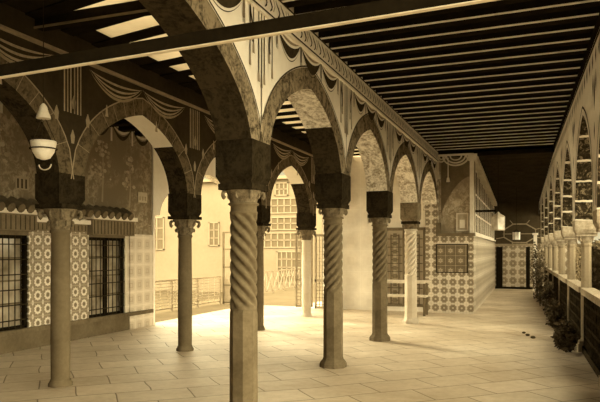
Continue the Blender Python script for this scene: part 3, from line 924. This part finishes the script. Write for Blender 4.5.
# ------------------------------------------------------------------ lanterns
def lantern(x, y, z, s, ztop, label, frame, n=6):
    t = empty('hanging_lantern', (x, y, z)); tag(t, label, 'lantern', )
    m = MB(); m.lathe([(.9*s, .02*s), (1.0*s, .1*s), (1.0*s, 2.0*s), (.9*s, 2.1*s)], n, smooth=False); m.build('glass_body', M['pane_pale'], t)
    m = MB()
    for k in range(n):
        a = 2*PI*k/n; m.bar((s*1.02*math.cos(a), s*1.02*math.sin(a), 0), (s*1.02*math.cos(a), s*1.02*math.sin(a), 2.1*s), .012)
    m.lathe([(1.05*s, -.06*s), (1.08*s, .05*s)], n, smooth=False); m.lathe([(1.1*s, 2.05*s), (1.0*s, 2.2*s), (.35*s, 2.6*s), (.1*s, 2.9*s)], n, smooth=False)
    m.build('lantern_frame', frame, t)
    m = MB(); m.tube([(0, 0, 2.8*s), (0, 0, ztop-z)], .008, 6); m.build('hanging_rod', M['iron'], t)
    return t
lantern(-.95, 16.0, 1.98, .15, 3.76, 'large pale glass lantern hanging from a rod beside the pavilion windows', M['metal_pale'], 4)
lantern(-.72, 21.5, 1.82, .12, 3.5, 'smaller dark framed lantern hanging before the far end wall', M['iron'])
m = MB(); m.bar((-1.60, 16.0, 2.44), (-1.0, 16.0, 2.44), .035, .05); o = m.build('lantern_bracket', M['wood_dark']); tag(o, 'dark horizontal bracket reaching from the pavilion side to the pale lantern', 'bracket')

t = empty('hanging_oil_lamp', (-4.28, 4.68, 2.40)); tag(t, 'hanging oil lamp with white glass bowl and bell cover at upper left', 'lamp')
m = MB(); m.lathe([(.02, -.07), (.06, -.055), (.095, 0), (.112, .07), (.115, .10), (.108, .10), (.09, .01), (.01, -.03)], 28); m.build('glass_bowl', paint('white lamp glass', .8, .3), t)
m = MB(); m.lathe([(.065, .31), (.062, .33), (.045, .37), (.032, .42), (.012, .445), (.004, .45)], 20); m.build('bell_cover', paint('white bell glass', .75, .3), t)
m = MB(); pr = [(.118*math.cos(2*PI*k/32), .118*math.sin(2*PI*k/32), .03) for k in range(33)]; m.tube(pr, .006, 6); 
for k in range(3):
    a = 2*PI*k/3+.4; m.tube([(.116*math.cos(a), .116*math.sin(a), .09), (.02*math.cos(a), .02*math.sin(a), .30)], .003, 5)
m.build('lamp_ring', M['iron'], t)
m = MB(); pr = [(.07*math.cos(a), 0.02, -.11-.05*math.sin(a)) for a in [PI*k/14 for k in range(15)]]; m.tube(pr, .006, 6); m.build('lower_ring', M['metal_pale'], t)
m = MB(); m.tube([(0, 0, .44), (0, 0, 1.42)], .004, 6); m.build('hanging_rod', M['iron'], t)

# ------------------------------------------------------------------ balustrades and gate towards the open court
def rail(x0, y0, x1, y1, h, kind, label):
    t = empty('balustrade', ((x0+x1)/2, (y0+y1)/2, 0)); tag(t, label, 'balustrade')
    cx, cy = (x0+x1)/2, (y0+y1)/2; a = Vector((x0-cx, y0-cy, 0)); b = Vector((x1-cx, y1-cy, 0)); L = (b-a).length
    m = MB(); m.bar(a+Vector((0,0,h)), b+Vector((0,0,h)), .05, .04); m.build('top_rail', M['ornament_mid'], t)
    m = MB(); m.bar(a+Vector((0,0,.08)), b+Vector((0,0,.08)), .03, .03); m.build('bottom_rail', M['ornament_mid'], t)
    nP = max(2, round(L/1.25))
    for k in range(nP+1):
        p = a.lerp(b, k/nP); m = MB(); m.bar(p, p+Vector((0,0,h)), .045); m.build('post', M['ornament_mid'], t)
    m = MB()
    if kind == 'X':
        n = nP*2
        for k in range(n):
            p = a.lerp(b, k/n); q = a.lerp(b, (k+1)/n)
            m.bar(p+Vector((0,0,.08)), q+Vector((0,0,h)), .02); m.bar(p+Vector((0,0,h)), q+Vector((0,0,.08)), .02)
            m.bar(p+Vector((0,0,.08)), p+Vector((0,0,h)), .02)
    else:
        for z in [.16+.075*k for k in range(8)]: m.bar(a+Vector((0,0,z)), b+Vector((0,0,z)), .012, .018)
        n = int(L/.3)
        for k in range(n): p = a.lerp(b, k/n); m.bar(p+Vector((0,0,.08)), p+Vector((0,0,h)), .012)
    m.build('infill', M['ornament_pale'], t)
rail(-8.55, 11.2, -8.35, 15.9, .76, 'H', 'low slatted balustrade at left centre closing the gallery from the court')
rail(-8.6, 17.0, -9.05, 24.5, .76, 'X', 'low balustrade with crossed bars, further back beside the lattice doors')
t = empty('iron_gate', (-8.3, 16.0, 0)); tag(t, 'tall thin framed gate leaf behind the nearest spiral column', 'gate')
m = MB()
for x in (0, .55): m.box(x-.025, x+.025, -.02, .02, 0, 2.0)
for z in (.02, .5, 1.0, 1.5, 1.97): m.box(0, .55, -.02, .02, z, z+.04)
m.build('gate_frame', M['wood_mid'], t)
m = MB(); m.box(.0, .55, -.01, .01, .04, .72); m.build('gate_panel', M['ornament_mid'], t)
m = MB()
for k in range(1, 5): m.box(k*.11-.006, k*.11+.006, -.006, .006, .7, 1.97)
m.build('gate_bar', M['ornament_mid'], t)

# ------------------------------------------------------------------ court buildings seen through the arches
def building(x0, x1, y0, y1, h, wins, label, mat):
    t = empty('gallery_building', ((x0+x1)/2, y0, -.6)); tag(t, label, 'building')
    cx = (x0+x1)/2
    m = MB(); m.box(x0-cx, x1-cx, 0, y1-y0, 0, h+.6); m.build('wall', mat, t)
    m = MB(); m.box(x0-cx-.2, x1-cx+.2, -.25, y1-y0, h+.6, h+.75); m.build('cornice', M['court_trim'], t)
    for (wx0, wx1, wz0, wz1, nx, nz) in wins:
        f = MB(); g = .06
        for a, b in ((wx0, wx0+g), (wx1-g, wx1)): f.box(a-cx, b-cx, -.06, 0, wz0+.6, wz1+.6)
        for a in (wz0, wz1-g): f.box(wx0-cx, wx1-cx, -.06, 0, a+.6, a+g+.6)
        for i in range(1, nx): x = wx0+(wx1-wx0)*i/nx; f.box(x-cx-.03, x-cx+.03, -.05, 0, wz0+.6, wz1+.6)
        for i in range(1, nz): z = wz0+(wz1-wz0)*i/nz; f.box(wx0-cx, wx1-cx, -.05, 0, z+.6-.025, z+.6+.025)
        w_ = f.build('window', M['court_trim'], t)
        p = MB(); p.box(wx0-cx, wx1-cx, -.012, -.002, wz0+.6, wz1+.6); p.build('window_pane', paint('hazy window glass', .17, .4), w_)
    return t
W = []
for z0, z1 in ((1.6, 2.35), (2.45, 3.1), (3.25, 4.0)): W.append((-13.2, -10.5, z0, z1, 8, 2))
W.append((-12.0, -11.3, 4.1, 4.75, 3, 2)); W.append((-11.9, -10.6, -.1, 1.45, 5, 4)); W.append((-15.6, -15.0, 1.7, 2.9, 2, 3)); W.append((-19.5, -18.2, 1.5, 3.2, 3, 3))
building(-34, -9.6, 28.5, 34, 4.9, W, 'hazy pale gallery building with rows of lattice windows across the court', M['court_wall'])

# ------------------------------------------------------------------ planting
def foliage(n, rx, ry, rz, size, seed, cz=0, hollow=.35):
    rnd = random.Random(seed); m = MB()
    for _ in range(n):
        while True:
            p = Vector((rnd.uniform(-1,1), rnd.uniform(-1,1), rnd.uniform(-1,1)))
            if hollow < p.length < 1: break
        lump = 1 + .18*math.sin(p.x*7+seed)*math.cos(p.y*6+p.z*5)
        c = Vector((p.x*rx*lump, p.y*ry*lump, p.z*rz*lump + cz))
        u = Vector((rnd.gauss(0,1), rnd.gauss(0,1), rnd.gauss(0,.7))).normalized(); v = u.cross(Vector((rnd.gauss(0,1), rnd.gauss(0,1), rnd.gauss(0,1)))).normalized()
        s = size*rnd.uniform(.6, 1.3)
        m.add([c-u*s, c+v*s*.45, c+u*s, c-v*s*.45], [(0,1,2,3)], 0 if rnd.random() < .6 else 1)
    return m
def tree(x, y, h, r, seed, label):
    t = empty('garden_tree', (x, y, -.3)); tag(t, label, 'tree', 'trees in the garden')
    m = MB(); m.tube([(0,0,0), (.1,.05,h*.3), (-.05,.1,h*.55), (0,0,h*.8)], [.16, .13, .1, .05], 8)
    for a in (0, 2.1, 4.2): m.tube([(-.02,.08,h*.45), (r*.5*math.cos(a), r*.5*math.sin(a), h*.72)], [.07, .03], 6)
    m.build('trunk', M['bark'], t)
    foliage(2600, r, r, r*.9, .13, seed, h*.72).build('crown', [M['leaf_dark'], M['leaf_mid']], t)
tree(6.2, 14.0, 3.9, 1.3, 3, 'leafy garden tree nearest the arcade, seen between the nearer slim columns')
tree(6.6, 19.5, 4.4, 1.4, 4, 'leafy garden tree second from the camera, beyond the parapet')
tree(5.8, 26.0, 4.6, 1.5, 5, 'leafy garden tree beyond the middle of the parapet')
tree(4.3, 29.5, 5.4, 1.9, 6, 'tall dark garden tree outside the far end of the arcade')
tree(4.9, 37.0, 6.4, 2.6, 8, 'most distant and largest garden tree behind the arcade')
t = empty('garden_hedge', (1.85, 25.5, -.3)); tag(t, 'long clipped dark hedge in the garden beyond the parapet', 'hedge')
rnd = random.Random(5); m = MB()
for _ in range(9000):
    c = Vector((rnd.uniform(-.4, .4), rnd.uniform(-17, 17), rnd.uniform(.1, 2.1)))
    u = Vector((rnd.gauss(0,1), rnd.gauss(0,1), rnd.gauss(0,1))).normalized(); v = u.cross(Vector((rnd.gauss(0,1), rnd.gauss(0,1), rnd.gauss(0,1)))).normalized(); q = rnd.uniform(.05, .1)
    m.add([c-u*q, c+v*q*.5, c+u*q, c-v*q*.5], [(0,1,2,3)], 0 if rnd.random() < .6 else 1)
m.build('foliage', [M['leaf_dark'], M['leaf_mid']], t)
m = MB(); m.box(-.3, .3, -17, 17, 0, 1.9); m.build('inner_branches', M['leaf_dark'], t)
def shrub(x, y, h, r, seed, label, name='leafy_shrub'):
    t = empty(name, (x, y, 0)); tag(t, label, 'shrub', 'plants along the parapet')
    m = MB()
    for k in range(6):
        a = k*1.05+seed; m.tube([(0,0,0), (r*.3*math.cos(a), r*.3*math.sin(a), h*.5), (r*.55*math.cos(a), r*.55*math.sin(a), h*.85)], [.012, .009, .005], 5)
    m.build('stem', M['bark'], t)
    foliage(520, r, r, h*.5, .045, seed, h*.52, .1).build('foliage', [M['leaf_dark'], M['leaf_mid']], t)
for ly, h, r, lab in ((2.15, .45, .17, 'small leafy plant on the floor by the nearest full slim column'),
                      (2.75, .30, .14, 'low dark plant at the parapet foot, just past the nearest slim column'),
                      (4.9, .55, .16, 'leafy plant at the foot of the second slim garden column'),
                      (7.6, .8, .16, 'taller dark plant by the third slim column along the parapet'),
                      (10.3, 1.5, .20, 'tall climbing plant on the fourth slim column down the corridor'),
                      (12.9, 1.7, .20, 'tall climbing plant near the far end of the parapet')):
    p = RP(-.12 - (.09 if ly > 9 else 0), ly); shrub(p.x, p.y, h, r, int(ly*10), lab)
for k, (px_, py_) in enumerate(((-.28, 12.15), (-.21, 11.85), (-.12, 11.55))):
    m = MB(); m.ball((0, 0, .02), .028+.004*k, 10, sz=(1.2, 1, .7)); o = m.build('pebble', M['pebble'], loc=(px_, py_, 0))
    tag(o, 'small dark pebble on the corridor floor, ' + ('farthest of three', 'middle one of three', 'nearest of three')[k], 'stone', 'pebbles on the corridor floor')
